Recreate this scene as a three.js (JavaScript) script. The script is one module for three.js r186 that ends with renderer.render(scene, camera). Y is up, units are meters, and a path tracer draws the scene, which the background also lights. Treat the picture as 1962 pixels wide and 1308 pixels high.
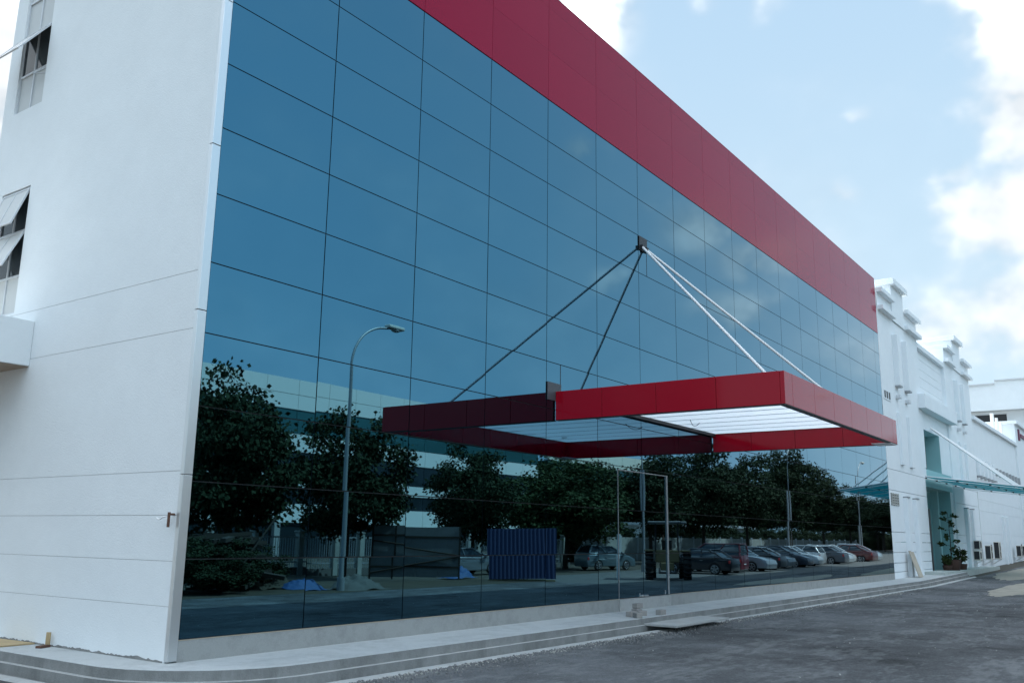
import * as THREE from 'three';
import { RoundedBoxGeometry } from 'three/addons/geometries/RoundedBoxGeometry.js';
import { mergeGeometries, mergeVertices, toCreasedNormals } from 'three/addons/utils/BufferGeometryUtils.js';
import { ImprovedNoise } from 'three/addons/math/ImprovedNoise.js';

// ---------------------------------------------------------------- camera, sky, sun, exposure
const scene = new THREE.Scene();
const camera = new THREE.PerspectiveCamera(40.84, 1024 / 682, 0.1, 3000);
camera.position.set(-8.231, 2.046, 11.534);
camera.rotation.order = 'YXZ';
camera.rotation.set(0.2104, -0.951, 0.0141);
const renderer = new THREE.WebGLRenderer({ antialias: true });
renderer.setSize(1024, 682);
renderer.toneMapping = THREE.LinearToneMapping;
renderer.toneMappingExposure = 1.60;
renderer.shadowMap.enabled = true;

let seed = 7;
const rnd = () => { seed = (seed * 1664525 + 1013904223) >>> 0; return seed / 4294967296; };
const rr = (a, b) => a + (b - a) * rnd();
const noise = new ImprovedNoise();
const fbm = (x, y, z, o = 4) => { let s = 0, a = 0.5; for (let i = 0; i < o; i++) { s += a * noise.noise(x, y, z); x = x * 2.03 + 1.7; y = y * 2.03 + 3.1; z = z * 2.03 + 5.3; a *= 0.5; } return s; };
const sstep = (a, b, x) => { const t = Math.min(1, Math.max(0, (x - a) / (b - a))); return t * t * (3 - 2 * t); };
const mixv = (a, b, t) => a + (b - a) * t;

const SKY = 1.0;
// clouds: azimuth, elevation, half width, half height (degrees), weight
const CLOUDS = [
  [-1.5, 29, 4.6, 4.2, 1.2], [-1.5, 23.5, 4.4, 4.0, 1.2], [-2.8, 17.8, 5.4, 3.0, 1.1], [-3, 12.5, 7.0, 4.0, .85], [-9.5, 12.0, 4.6, 2.6, .62], [-8.2, 20.6, 1.5, 1.3, .55], [-12.6, 14.2, 2.2, 1.3, .5],
  [-14, 10.5, 8, 2.2, .5], [-7.5, 18.9, 2.3, 1.4, .7],
  [-30.2, 32.2, 2.6, 3.6, .95], [-22.6, 32.6, 1.4, 3.4, .42], [-18.8, 32.4, 1.8, 2.3, .5], [-15.0, 20.3, 1.5, .8, .55], [-13.2, 24.6, .8, .8, .4], [-15.0, 17.2, 1.3, 1.6, .28],
  [-72, 26, 9, 10, 1.3], [-86, 30, 9, 12, 1.0],
  [31, 23.6, 1.4, 1.3, .55], [23.4, 19.0, 3.0, 2.3, .70], [20.6, 17.0, 2.6, 1.7, .66], [29.7, 15.8, 1.7, 1.1, .5], [21.7, 13.8, 3.4, 1.7, .6], [26.9, 20.6, 1.3, 1.0, .36], [14, 11, 5, 2.5, .4],
];
function skyAt(az, el, out) {
  const e = Math.max(0, el), t = Math.pow(Math.min(1, e / 62), 0.62);
  let r = mixv(0.455, 0.235, t), g = mixv(0.59, 0.385, t), b = mixv(0.655, 0.57, t);
  const ce = Math.cos(el * Math.PI / 180), x = ce * Math.cos(az * Math.PI / 180), y = Math.sin(el * Math.PI / 180), z = ce * Math.sin(az * Math.PI / 180);
  const anti = sstep(-0.2, 0.8, -(0.316 * x + 0.789 * y - 0.526 * z) + 0.55);
  r *= mixv(1.04, 0.84, anti); g *= mixv(1.0, 1.12, anti); b *= mixv(0.98, 1.26, anti);
  const n1 = fbm(x * 7 + 3, y * 9 + 1, z * 7 + 8, 5), n2 = fbm(x * 22 + 13, y * 26 + 4, z * 22 + 2, 4);
  const n3 = fbm(x * 16 + 31, y * 18 + 9, z * 16 + 5, 4);
  let d = 0;
  for (const [a, h, w, k, s] of CLOUDS) {
    let da = az - a; if (da > 180) da -= 360; if (da < -180) da += 360;
    da *= ce; const u = (da + 1.5 * n1 + 1.6 * n2) / w, v = (el - h + 1.3 * n3 + .5 * n2) / k, q = u * u + v * v;
    if (q < 6) d = Math.max(d, s * Math.exp(-q * 0.75));
  }
  const own = (az > -100 && az < 78) ? (1 - Math.max(sstep(-84, -100, az), sstep(64, 78, az))) * sstep(44, 34, el) : 0;   // here the photograph shows which clouds there are
  const wild = sstep(-0.10, 0.22, n1 + 0.12 * n2) * 0.9 * (1 - own) * sstep(0, 8, el);
  let c = sstep(0.20, 0.82, d * (1 + 1.1 * n1 + 0.9 * n2) + 0.16 * n2 * (d > 0.05 ? 1 : 0)) * Math.min(1, 0.25 + d);
  c = Math.max(c, wild);
  const veil = sstep(30, 2, el) * 0.16 + 0.10 * sstep(-0.1, 0.4, n1);
  c = Math.min(1, c + veil * (1 - c));
  const lit = 0.60 + 0.30 * n2 + 0.20 * n1 + 2.9 * c * c * sstep(24, 44, el) + .38 * anti * c;  // overhead clouds, out of view, boosted to lighten walls and ground
  out[0] = mixv(r, 0.94 * lit, c) * SKY; out[1] = mixv(g, 1.0 * lit, c) * SKY; out[2] = mixv(b, 1.05 * lit, c) * SKY;
}
{
  const W = 3072, Hh = 1536, data = new Float32Array(W * Hh * 4), o = [0, 0, 0];
  for (let j = 0; j < Hh; j++) {
    const el = ((j + 0.5) / Hh - 0.5) * 180;
    for (let i = 0; i < W; i++) {
      const k = (j * W + i) * 4, az = ((i + 0.5) / W - 0.5) * 360;
      if (el < -1) { data[k] = 0.2; data[k + 1] = 0.2; data[k + 2] = 0.19; } else { skyAt(az, el, o); data[k] = o[0]; data[k + 1] = o[1]; data[k + 2] = o[2]; }
      data[k + 3] = 1;
    }
  }
  const tex = new THREE.DataTexture(data, W, Hh, THREE.RGBAFormat, THREE.FloatType);
  tex.mapping = THREE.EquirectangularReflectionMapping; tex.magFilter = THREE.LinearFilter; tex.minFilter = THREE.LinearFilter; tex.needsUpdate = true;
  scene.background = tex; scene.environment = tex;
}
const sun = new THREE.DirectionalLight(new THREE.Color(1.0, 0.95, 0.87), 5.0);
sun.position.set(40 + 0.6 * 60, 1.5 * 60, -1.0 * 60); sun.target.position.set(40, 0, 0);
sun.castShadow = true; sun.shadow.radius = 1; sun.shadow.mapSize.set(4096, 4096);
Object.assign(sun.shadow.camera, { left: -120, right: 120, top: 90, bottom: -90, near: 1, far: 400 });
scene.add(sun, sun.target);

// ---------------------------------------------------------------- helpers
const names = {};
function numbered(n) { names[n] = (names[n] || 0) + 1; return names[n] === 1 ? n : n + '_' + String(names[n] - 1).padStart(3, '0'); }
function thing(name, label, category, pos = [0, 0, 0], turn = 0, group) {
  const o = new THREE.Group(); o.name = numbered(name); o.position.set(...pos); o.rotation.y = turn; scene.add(o);
  o.userData = { label, category }; if (group) o.userData.group = group; return o;
}
const tag = (o, label, category, group, kind) => { Object.assign(o.userData, { label, category }); if (group) o.userData.group = group; if (kind) o.userData.kind = kind; return o; };
function part(name, geo, mat, parent, pos, rot) {
  const m = new THREE.Mesh(Array.isArray(geo) ? merge(geo) : geo, mat); m.name = parent === scene ? numbered(name) : name; m.castShadow = m.receiveShadow = true;
  if (pos) m.position.set(...pos); if (rot) m.rotation.set(...rot); parent.add(m); return m;
}
const struct = (name, geo, mat, label) => { const m = part(name, geo, mat, scene); m.userData.kind = 'structure'; if (label) m.userData.label = label; return m; };
const merge = (gs) => mergeGeometries(gs.map((g) => { const h = g.index ? g.toNonIndexed() : g; for (const k of Object.keys(h.attributes)) if (!['position', 'normal', 'uv'].includes(k)) h.deleteAttribute(k); return h; }));
function uvm(g) {  // uv in metres by the way each face points
  if (g.index) g = g.toNonIndexed();
  const p = g.attributes.position, n = g.attributes.normal, uv = new Float32Array(p.count * 2);
  for (let i = 0; i < p.count; i++) {
    const ax = Math.abs(n.getX(i)), ay = Math.abs(n.getY(i)), az = Math.abs(n.getZ(i));
    const [u, v] = ay > ax && ay > az ? [p.getX(i), p.getZ(i)] : ax > az ? [p.getZ(i), p.getY(i)] : [p.getX(i), p.getY(i)];
    uv[2 * i] = u; uv[2 * i + 1] = v;
  }
  g.setAttribute('uv', new THREE.BufferAttribute(uv, 2)); return g;
}
// box between two corners
const bb = (x0, x1, y0, y1, z0, z1, bevel = 0) => {
  const g = bevel ? new RoundedBoxGeometry(x1 - x0, y1 - y0, z1 - z0, 1, bevel) : new THREE.BoxGeometry(x1 - x0, y1 - y0, z1 - z0);
  g.translate((x0 + x1) / 2, (y0 + y1) / 2, (z0 + z1) / 2); return uvm(g);
};
const V = (...a) => new THREE.Vector3(...a);
function bar(a, b, r, r2 = r, seg = 12) {
  const A = V(...a), B = V(...b), d = B.clone().sub(A), g = new THREE.CylinderGeometry(r2, r, d.length(), seg);
  g.applyQuaternion(new THREE.Quaternion().setFromUnitVectors(V(0, 1, 0), d.normalize())); g.translate((A.x + B.x) / 2, (A.y + B.y) / 2, (A.z + B.z) / 2); return g;
}
const tube = (pts, r, n = 24, seg = 8) => new THREE.TubeGeometry(new THREE.CatmullRomCurve3(pts.map((p) => V(...p))), n, r, seg, false);

// tiling value noise for textures
function tileNoise(size, cells, s) {
  const L = new Float32Array(cells * cells); let q = s; const R = () => { q = (q * 1664525 + 1013904223) >>> 0; return q / 4294967296; };
  for (let i = 0; i < L.length; i++) L[i] = R();
  return (x, y) => {
    const fx = x / size * cells, fy = y / size * cells, x0 = Math.floor(fx), y0 = Math.floor(fy), u = fx - x0, v = fy - y0, a = u * u * (3 - 2 * u), b = v * v * (3 - 2 * v);
    const g = (i, j) => L[((j + cells) % cells) * cells + (i + cells) % cells];
    return mixv(mixv(g(x0, y0), g(x0 + 1, y0), a), mixv(g(x0, y0 + 1), g(x0 + 1, y0 + 1), a), b);
  };
}
function tex(size, fn, metres, srgb = false) {
  const d = new Uint8Array(size * size * 4);
  for (let y = 0; y < size; y++) for (let x = 0; x < size; x++) {
    const c = fn(x, y), k = (y * size + x) * 4;
    for (let i = 0; i < 3; i++) d[k + i] = Math.max(0, Math.min(255, 255 * (Array.isArray(c) ? c[i] : c)));
    d[k + 3] = 255;
  }
  const t = new THREE.DataTexture(d, size, size, THREE.RGBAFormat); t.wrapS = t.wrapT = THREE.RepeatWrapping; t.magFilter = THREE.LinearFilter; t.minFilter = THREE.LinearMipmapLinearFilter; t.generateMipmaps = true;
  if (srgb) t.colorSpace = THREE.SRGBColorSpace; t.repeat.set(1 / metres, 1 / metres); t.needsUpdate = true; return t;
}
const N = (size, list) => { const f = list.map(([c, w], i) => [tileNoise(size, c, 11 + i * 97 + c), w]); const tot = list.reduce((a, b) => a + b[1], 0); return (x, y) => f.reduce((s, [g, w]) => s + g(x, y) * w, 0) / tot; };
const std = (r, g, b, rough, extra = {}) => { const { lin, ...e } = extra; const m = new THREE.MeshStandardMaterial({ roughness: rough, ...e }); m.color.setRGB(r, g, b); return m; };
const phys = (r, g, b, rough, extra = {}) => { const m = new THREE.MeshPhysicalMaterial({ roughness: rough, ...extra }); m.color.setRGB(r, g, b); return m; };

// ---------------------------------------------------------------- materials
const nPl = N(512, [[6, 1], [14, .8], [40, .6], [120, .5]]);
const plasterMap = tex(512, (x, y) => 0.92 + 0.08 * (nPl(x, y) - 0.5), 5.3);
const nFine = N(512, [[60, 1], [150, 1], [256, 1]]);
const fineBump = tex(512, (x, y) => nFine(x, y), 1.1);
const nCon = N(1024, [[5, 1], [17, 1], [61, .8], [300, .8]]);
const concreteMap = tex(1024, (x, y) => { const n = nCon(x, y); return 0.84 + 0.5 * (n - 0.5) - (n > 0.62 ? 0.08 : 0); }, 4.1);
const nA = N(2048, [[4, 1.1], [11, 1], [31, .7], [97, .45]]), nA2 = N(2048, [[512, 1], [1000, 1]]), nA3 = N(2048, [[9, 1], [23, 1], [70, 1]]);
const asphaltMap = tex(2048, (x, y) => {
  const n = nA(x, y), g = nA2(x, y), p = sstep(0.48, 0.74, nA3(x, (y * 3) % 2048)), q = sstep(.62, .8, g) * 0.3;
  const v = 0.42 + 0.95 * (n - 0.5) + 0.34 * (g - 0.5) + 0.26 * p + q * .4; return [v, v * 0.985, v * (0.97 - 0.03 * p)];
}, 13);
const nD = N(1024, [[6, 1], [20, 1], [80, 1], [400, 1]]);
const dirtMap = tex(1024, (x, y) => { const v = 0.75 + 0.7 * (nD(x, y) - 0.5); return [v, v * .95, v * .86]; }, 6);
const dustMap = tex(512, (x, y) => { const v = 0.85 + 0.5 * (nPl(x, y) - .5); return [v, v * .98, v * .93]; }, 3.7);

const nS = N(1024, [[7, 1], [22, 1.2], [90, .8], [400, .7]]), nS2 = N(1024, [[16, 1], [48, 1]]);
const stainMap = tex(1024, (x, y) => { const n = nS(x, (y * .5) % 1024), m = sstep(.45, .65, nS2(x, (y * .25) % 1024)); const v = .86 + .55 * (n - .5) - .09 * m; return [v, v, v * .98]; }, 4.7);
const M = {};
M.white = std(.86, .89, .90, .85, { map: plasterMap, bumpMap: fineBump, bumpScale: .003 });
M.white2 = std(.84, .89, .92, .8, { map: plasterMap });
M.joint = std(.035, .04, .045, .6);
M.groove = std(.50, .51, .51, .9);
M.core = std(.42, .43, .43, .9);
M.glass = std(.080, .200, .272, .012, { metalness: 1 });
M.glass2 = std(.076, .193, .265, .012, { metalness: 1 });
M.red = phys(.30, .004, .036, .10, { specularIntensity: .3, ior: 1.45 });
M.red2 = phys(.312, .004, .037, .11, { specularIntensity: .3, ior: 1.45 });
M.redB = phys(.36, .003, .015, .09, { ior: 1.45, specularIntensity: .55 });
M.maroon = std(.16, .04, .075, .5);
M.alu = std(.70, .72, .73, .36, { metalness: .9 });
M.aluFlat = std(.32, .34, .35, .45, { metalness: .5 });
M.concrete = std(.46, .465, .455, .9, { map: concreteMap, bumpMap: fineBump, bumpScale: .004 });
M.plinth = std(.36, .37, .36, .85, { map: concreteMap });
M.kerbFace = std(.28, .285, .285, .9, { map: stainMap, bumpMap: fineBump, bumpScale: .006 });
M.pave = std(.52, .54, .54, .92, { map: concreteMap, bumpMap: fineBump, bumpScale: .003 });
M.asphalt = std(.180, .188, .20, .88, { map: asphaltMap, bumpMap: fineBump, bumpScale: .012 });
M.dirt = std(.085, .076, .06, 1, { map: dirtMap });
M.lot = std(.125, .122, .115, .9, { map: concreteMap });
M.sunlitTan = std(.36, .335, .29, 1, { map: dustMap });
M.whitePaint = std(.82, .82, .82, .4);
M.slat = phys(1, 1, 1, 1, { transmission: 1, specularIntensity: .2, thickness: 0 });
M.slat.side = THREE.DoubleSide;
M.dark = std(.02, .022, .026, .5);
M.steel = std(.45, .46, .47, .35, { metalness: .8 });
M.winGlass = std(.16, .20, .22, .08, { metalness: .6 });
M.frost = std(.55, .56, .55, .35);
M.darkGlass = std(.03, .045, .055, .06, { metalness: .4 });
M.frame = std(.62, .64, .66, .4, { metalness: .3 });
M.tealGlass = phys(.06, .52, .58, .8, { transmission: .7, thickness: 0, ior: 1.5, specularIntensity: .12 });
M.tealCast = std(.34, .60, .62, .8, { map: plasterMap });  // teal light of the glass canopy painted into lintel, recess and column colour
M.tealGlass.side = THREE.DoubleSide;
M.rust = std(.12, .06, .04, .9);
M.timber = std(.50, .38, .22, .8, { map: dustMap });
M.board = std(.52, .47, .40, .8, { map: dustMap });
M.brick = std(.38, .36, .34, .95, { map: concreteMap });
M.leaf = std(.014, .029, .007, .95); M.leaf.side = THREE.DoubleSide;
M.leaf2 = std(.024, .046, .009, .95); M.leaf2.side = THREE.DoubleSide;
M.bark = std(.04, .033, .026, .95);
M.pole = std(.36, .37, .38, .5, { metalness: .5 });
M.rubber = std(.018, .018, .018, .8);
M.blue = std(.011, .026, .085, .75);
M.tarp = std(.018, .07, .19, .7); M.tarp.side = THREE.DoubleSide;
M.greyBoard = std(.20, .21, .21, .8, { map: concreteMap });
M.yellow = std(.20, .155, .075, .7);
M.pot = std(.06, .032, .024, .8);
M.acBody = std(.66, .64, .58, .5);
M.louvre = std(.40, .40, .37, .6);

// ---------------------------------------------------------------- ground, road, pavement
const hg = (x) => Math.max(0, Math.min(0.8, 0.013 * (x - 40)));   // the site rises gently to the right
function sheet(xs, zs, y, lift = hg) {
  const pos = [], nor = [], uv = [];
  for (let i = 0; i + 1 < xs.length; i++) for (let j = 0; j + 1 < zs.length; j++) {
    const q = [[xs[i], zs[j]], [xs[i], zs[j + 1]], [xs[i + 1], zs[j + 1]], [xs[i], zs[j]], [xs[i + 1], zs[j + 1]], [xs[i + 1], zs[j]]];
    for (const [x, z] of q) { pos.push(x, y + lift(x), z); nor.push(0, 1, 0); uv.push(x, z); }
  }
  const g = new THREE.BufferGeometry(); g.setAttribute('position', new THREE.Float32BufferAttribute(pos, 3)); g.setAttribute('normal', new THREE.Float32BufferAttribute(nor, 3)); g.setAttribute('uv', new THREE.Float32BufferAttribute(uv, 2)); return g;
}
struct('ground', sheet([-900, -100, 40, 101.5, 200, 1200], [-900, -100, 0, 60, 900], -0.03), M.dirt);
// path of the pavement's outer edge: along the front, round the corner, back along the side
const RC = 2, CX = 1.1, CZ = -0.62;
function edge(o) {
  const p = []; for (const x of [52, 40, 28, 16, 8, 3]) p.push([x, CZ + RC + o]);
  for (let k = 0; k <= 14; k++) { const a = Math.PI / 2 + k / 14 * Math.PI / 2; p.push([CX + (RC + o) * Math.cos(a), CZ + (RC + o) * Math.sin(a)]); }
  p.push([CX - RC - o, -4], [CX - RC - o, -12]); return p;
}
function sweep(profile, lift = hg) {   // strips between successive (outset, height) pairs
  const pos = [], E = profile.map(([o]) => edge(o));
  for (let k = 0; k + 1 < profile.length; k++) for (let i = 0; i + 1 < E[0].length; i++) {
    const P = (a, j) => [E[a][j][0], profile[a][1] + lift(E[a][j][0]), E[a][j][1]];
    pos.push(...P(k, i), ...P(k, i + 1), ...P(k + 1, i + 1), ...P(k, i), ...P(k + 1, i + 1), ...P(k + 1, i));
  }
  const g = new THREE.BufferGeometry(); g.setAttribute('position', new THREE.Float32BufferAttribute(pos, 3)); g.computeVertexNormals();
  const p = g.attributes.position, n = g.attributes.normal, uv = []; for (let i = 0; i < p.count; i++) uv.push(Math.abs(n.getY(i)) > .5 ? [p.getX(i), p.getZ(i)] : [p.getX(i) + p.getZ(i), p.getY(i)]);
  g.setAttribute('uv', new THREE.Float32BufferAttribute(uv.flat(), 2)); return g;
}
struct('pavement', sweep([[-1.96, .28], [-.006, .28], [0, .274]]), M.pave, 'pale concrete pavement along the glass front, rounding the corner');
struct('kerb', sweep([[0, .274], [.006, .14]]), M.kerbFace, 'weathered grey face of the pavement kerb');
const drain = part('drain', sweep([[.006, .14], [.085, .135]]), M.concrete, scene); drain.userData.kind = 'structure'; drain.userData.label = 'shallow open concrete drain with pale lips between kerb and road';
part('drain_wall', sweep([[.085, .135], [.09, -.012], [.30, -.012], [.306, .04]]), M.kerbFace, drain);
part('drain_lip', sweep([[.306, .04], [.36, .045], [.44, .03], [.52, -.01]]), M.concrete, drain);
{ // asphalt: a sheet with the pavement's outline cut out
  const E = edge(.47), s = new THREE.Shape();
  s.moveTo(170, -E[0][1]); for (const [x, z] of E) s.lineTo(x, -z); s.lineTo(-60, 12); s.lineTo(-60, -13.6); s.lineTo(30, -13.6); s.lineTo(30, -7.6); s.lineTo(170, -7.6);
  let g = new THREE.ShapeGeometry(s).toNonIndexed(); g.rotateX(-Math.PI / 2);
  // split long triangles at the grade break by subdividing along x
  const src = g.attributes.position, tri = [];
  for (let i = 0; i < src.count; i += 3) tri.push([0, 1, 2].map((k) => [src.getX(i + k), src.getZ(i + k)]));
  const cut = (polys, x) => { const out = []; for (const p of polys) for (const side of [1, -1]) { const r = []; for (let i = 0; i < p.length; i++) { const a = p[i], b = p[(i + 1) % p.length], da = side * (a[0] - x), db = side * (b[0] - x); if (da >= 0) r.push(a); if (da * db < 0) { const t = da / (da - db); r.push([x, a[1] + (b[1] - a[1]) * t]); } } if (r.length > 2) out.push(r); } return out; };
  const polys = cut(cut(tri, 40), 101.5), pos = [], nor = [], uv = [];
  for (const p of polys) for (let i = 1; i + 1 < p.length; i++) for (const [x, z] of [p[0], p[i], p[i + 1]]) { pos.push(x, hg(x) + .012, z); nor.push(0, 1, 0); uv.push(x, z); }
  g = new THREE.BufferGeometry(); g.setAttribute('position', new THREE.Float32BufferAttribute(pos, 3)); g.setAttribute('normal', new THREE.Float32BufferAttribute(nor, 3)); g.setAttribute('uv', new THREE.Float32BufferAttribute(uv, 2));
  struct('road', g, M.asphalt, 'scuffed dark asphalt road in front of the glass building');
}
struct('car_park', sheet([30, 40, 101.5, 170], [7.6, 17.5], .008), M.lot, 'pale concrete car park across the road');
// uneven pale patches on the asphalt: sunlit ground painted in as colour
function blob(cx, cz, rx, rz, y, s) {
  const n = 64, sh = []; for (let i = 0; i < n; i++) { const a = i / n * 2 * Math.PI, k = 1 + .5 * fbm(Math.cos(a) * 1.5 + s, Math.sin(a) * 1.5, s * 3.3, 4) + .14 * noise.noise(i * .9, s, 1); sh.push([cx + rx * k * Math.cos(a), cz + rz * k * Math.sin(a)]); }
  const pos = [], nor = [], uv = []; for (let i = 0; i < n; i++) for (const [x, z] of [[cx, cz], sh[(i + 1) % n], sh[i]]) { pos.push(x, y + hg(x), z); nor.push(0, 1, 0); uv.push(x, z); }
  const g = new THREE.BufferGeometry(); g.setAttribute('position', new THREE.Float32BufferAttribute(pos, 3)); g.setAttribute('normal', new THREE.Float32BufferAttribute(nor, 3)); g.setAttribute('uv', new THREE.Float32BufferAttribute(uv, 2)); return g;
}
{
  const m = part('sunlit_patch', [blob(64, 3.6, 13, 1.6, .017, 1), blob(40.5, 5.4, 7.5, .9, .0185, 2)], M.sunlitTan, scene);
  tag(m, 'sunlit ground painted as pale tan patches on the asphalt at the far right', 'painted_sunlight', null, 'stuff');
}

// ---------------------------------------------------------------- the glass-fronted building
const R0 = .58, RH = 1.1, W0 = 2.29, CW = 2.347, XR = 40.737, YG = R0 + 11 * RH, YT = 15.66;
const colX = [0]; for (let i = 0; i < 17; i++) colX.push(W0 + i * CW); colX.push(XR);
const B = thing('office_building', 'white building with a blue mirror glass front below a deep red parapet', 'building');
part('wall', [bb(-.03, 40.70, 0, 15.55, -7.1, -.06)], M.core, B);
part('joint_backing', bb(0, 40.72, R0, YT - .02, -.056, -.022), M.joint, B);
{ // glass panes, each slightly out of true
  const variants = [];
  for (let k = 0; k < 7; k++) {
    const mk = (w) => {
      const g = new THREE.PlaneGeometry(w, RH - .018, 8, 4), p = g.attributes.position, a = rr(-.0006, .0006), b = rr(-.00025, .00025), c = rr(-.00012, .00012);
      for (let i = 0; i < p.count; i++) { const u = p.getX(i) / (w / 2), v = p.getY(i) / (RH / 2); p.setZ(i, a * (1 - u * u) * (1 - .6 * v * v) + b * (1 - v * v) * u + c * Math.sin(u * 4 + k)); }
      g.computeVertexNormals();
      const rim = [bb(-w / 2, w / 2, -RH / 2 + .009, -RH / 2 + .0091, -.018, 0)]; rim.length = 0;
      const e = new THREE.BoxGeometry(w, RH - .018, .016); e.translate(0, 0, -.0155);
      return merge([g, e]);
    };
    variants.push([mk(CW - .02), mk(W0 - .02), mk(XR - colX[17] - .02)]);
  }
  for (let c = 0; c < 18; c++) for (let r = 0; r < 11; r++) {
    const g = variants[Math.floor(rnd() * 7)][c === 0 ? 1 : c === 17 ? 2 : 0];
    part('glass_pane', g, rnd() < .5 ? M.glass : M.glass2, B, [(colX[c] + colX[c + 1]) / 2, R0 + (r + .5) * RH, 0], [rr(-.0012, .0012), rr(-.0010, .0010), 0]);
  }
}
part('parapet_backing', bb(.004, XR - .004, YG + .014, YT - .035, -.021, -.012), M.red, B);
{ // red parapet panels
  const ys = [YG + .01, 14.02, 15.22, YT - .03];
  for (let c = 0; c < 18; c++) for (let r = 0; r < 3; r++) {
    const w = colX[c + 1] - colX[c] - .010, h = ys[r + 1] - ys[r] - .0015;
    const g = new RoundedBoxGeometry(w, h, .03, 1, .0008);
    part('red_panel', g, rnd() < .5 ? M.red : M.red2, B, [(colX[c] + colX[c + 1]) / 2, (ys[r] + ys[r + 1]) / 2, .012 - .015], [rr(-.0007, .0007), rr(-.0007, .0007), 0]);
  }
  part('coping', [bb(-.15, 40.74, YT - .028, YT, -.5, .014), bb(-.15, 40.74, YT - .1, YT - .028, -.5, -.4)], M.red, B);
}
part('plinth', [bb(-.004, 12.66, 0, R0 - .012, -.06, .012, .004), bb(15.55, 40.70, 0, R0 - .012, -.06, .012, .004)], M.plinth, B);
part('threshold', bb(12.665, 15.545, 0, R0 - .014, -.06, .05, .004), M.concrete, B).userData.label = 'paler concrete plinth block under the door frame';
part('sill_trim', [bb(0, 12.66, R0 - .012, R0 - .002, -.02, .016), bb(15.55, 40.7, R0 - .012, R0 - .002, -.02, .016)], std(.42, .36, .28, .7), B);
// corner cladding strip in lengths
for (const [a, b] of [[.30, 2.86], [2.87, 5.30], [5.31, 7.95], [7.96, 10.44], [10.45, 12.9], [12.91, 15.63]]) part('corner_strip', bb(-.162, -.008, a, b, -.06, .022, .006), M.alu, B);
{ // side wall in bands with recessed grooves
  const ys = [.26, 1.03, 1.65, 2.29, 2.92, 5.03, 5.93];
  for (let i = 0; i + 1 < ys.length; i++) part('wall_band', bb(-.15, -.03, ys[i] + (i ? .0045 : 0), ys[i + 1] - .0045, -7.1, -.062), M.white, B);
  for (const y of ys.slice(1)) part('groove', bb(-.143, -.031, y - .0045, y + .0045, -7.09, -.064), M.groove, B);
  // upper wall pierced by two windows
  const s = new THREE.Shape(); const y0 = 5.9345, y1 = YT; s.moveTo(.062, y0); s.lineTo(7.1, y0); s.lineTo(7.1, y1); s.lineTo(.062, y1);
  for (const [a, b] of [[10.22, 13.45], [5.98, 8.50]]) { const h = new THREE.Path(); h.moveTo(5.58, a); h.lineTo(5.58, b); h.lineTo(6.66, b); h.lineTo(6.66, a); s.holes.push(h); }
  const g = new THREE.ExtrudeGeometry(s, { depth: .12, bevelEnabled: false }); g.rotateY(Math.PI / 2); g.translate(-.15, 0, 0); part('wall_band', uvm(g), M.white, B);
  part('cement_splash', blobWall(), M.kerbFace, B).userData.label = 'ragged grey cement smears along the foot of the white wall';
}
function blobWall() {  // thin ragged render left along the wall's foot
  const s = new THREE.Shape(); s.moveTo(.1, .27); const n = 120;
  for (let i = 0; i <= n; i++) { const z = .1 + 5 * i / n, h = .292 + .075 * Math.max(0, fbm(z * 2.1, 3, 1, 4) + .12) + .02 * rnd(); s.lineTo(z, h); }
  s.lineTo(5.1, .27); const g = new THREE.ExtrudeGeometry(s, { depth: .004, bevelEnabled: false }); g.rotateY(Math.PI / 2); g.translate(-.1535, 0, 0); return uvm(g);
}
{ // ledge on the side wall
  part('ledge', bb(-2.6, -.151, 4.90, 5.72, -7.0, -4.77, .012), M.white, B).userData.label = 'white box ledge standing out from the side wall below the windows';
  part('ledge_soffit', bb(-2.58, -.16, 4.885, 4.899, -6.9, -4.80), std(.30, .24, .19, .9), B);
}
function sideWindow(y0, y1, rows, open) {
  const w = part('window', [bb(-.11, -.07, y0, y1, -5.62, -5.581), bb(-.11, -.07, y0, y1, -6.659, -6.62), bb(-.11, -.07, y0, y0 + .04, -6.62, -5.62), bb(-.11, -.07, y1 - .04, y1, -6.62, -5.62), bb(-.115, -.07, y0 + .04, y1 - .04, -6.14, -6.10), ...rows.slice(1, -1).map((y) => bb(-.12, -.065, y - .02, y + .02, -6.62, -5.62))], M.frame, B);
  for (let i = 0; i + 1 < rows.length; i++) for (const [a, b] of [[-6.62, -6.14], [-6.10, -5.62]]) part('pane', bb(-.092, -.084, rows[i] + .02, rows[i + 1] - .02, a, b), open[i] === 2 ? M.darkGlass : open[i] === 1 ? M.frost : M.winGlass, w);
  return w;
}
const win1 = sideWindow(10.22, 13.45, [10.22, 11.03, 11.95, 12.7, 13.45], [1, 2, 1, 1]);
const win2 = sideWindow(5.98, 8.50, [5.98, 6.72, 7.62, 8.50], [1, 2, 2]);
function sash(win, y, len, ang, z0, z1) {
  const fr = [bb(-.015, .015, -len, 0, z0, z0 + .035), bb(-.015, .015, -len, 0, z1 - .035, z1), bb(-.015, .015, -len, -len + .035, z0 + .035, z1 - .035), bb(-.015, .015, -.035, 0, z0 + .035, z1 - .035), bb(-.012, .012, -len + .035, -.035, (z0 + z1) / 2 - .015, (z0 + z1) / 2 + .015)];
  const s = part('sash', fr, M.frame, win, [-.125, y, 0], [0, 0, -ang]);
  s.userData.label = 'top hung sash standing open';
  const s2 = part('sash_glass', bb(-.004, .004, -len + .035, -.035, z0 + .035, z1 - .035), M.frost, win, [-.125, y, 0], [0, 0, -ang]); return s2;
}
sash(win1, 11.93, 1.0, .62, -6.62, -5.60);
sash(win2, 8.46, .84, .34, -6.62, -5.62); sash(win2, 7.60, .84, .42, -6.62, -5.62);
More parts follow.
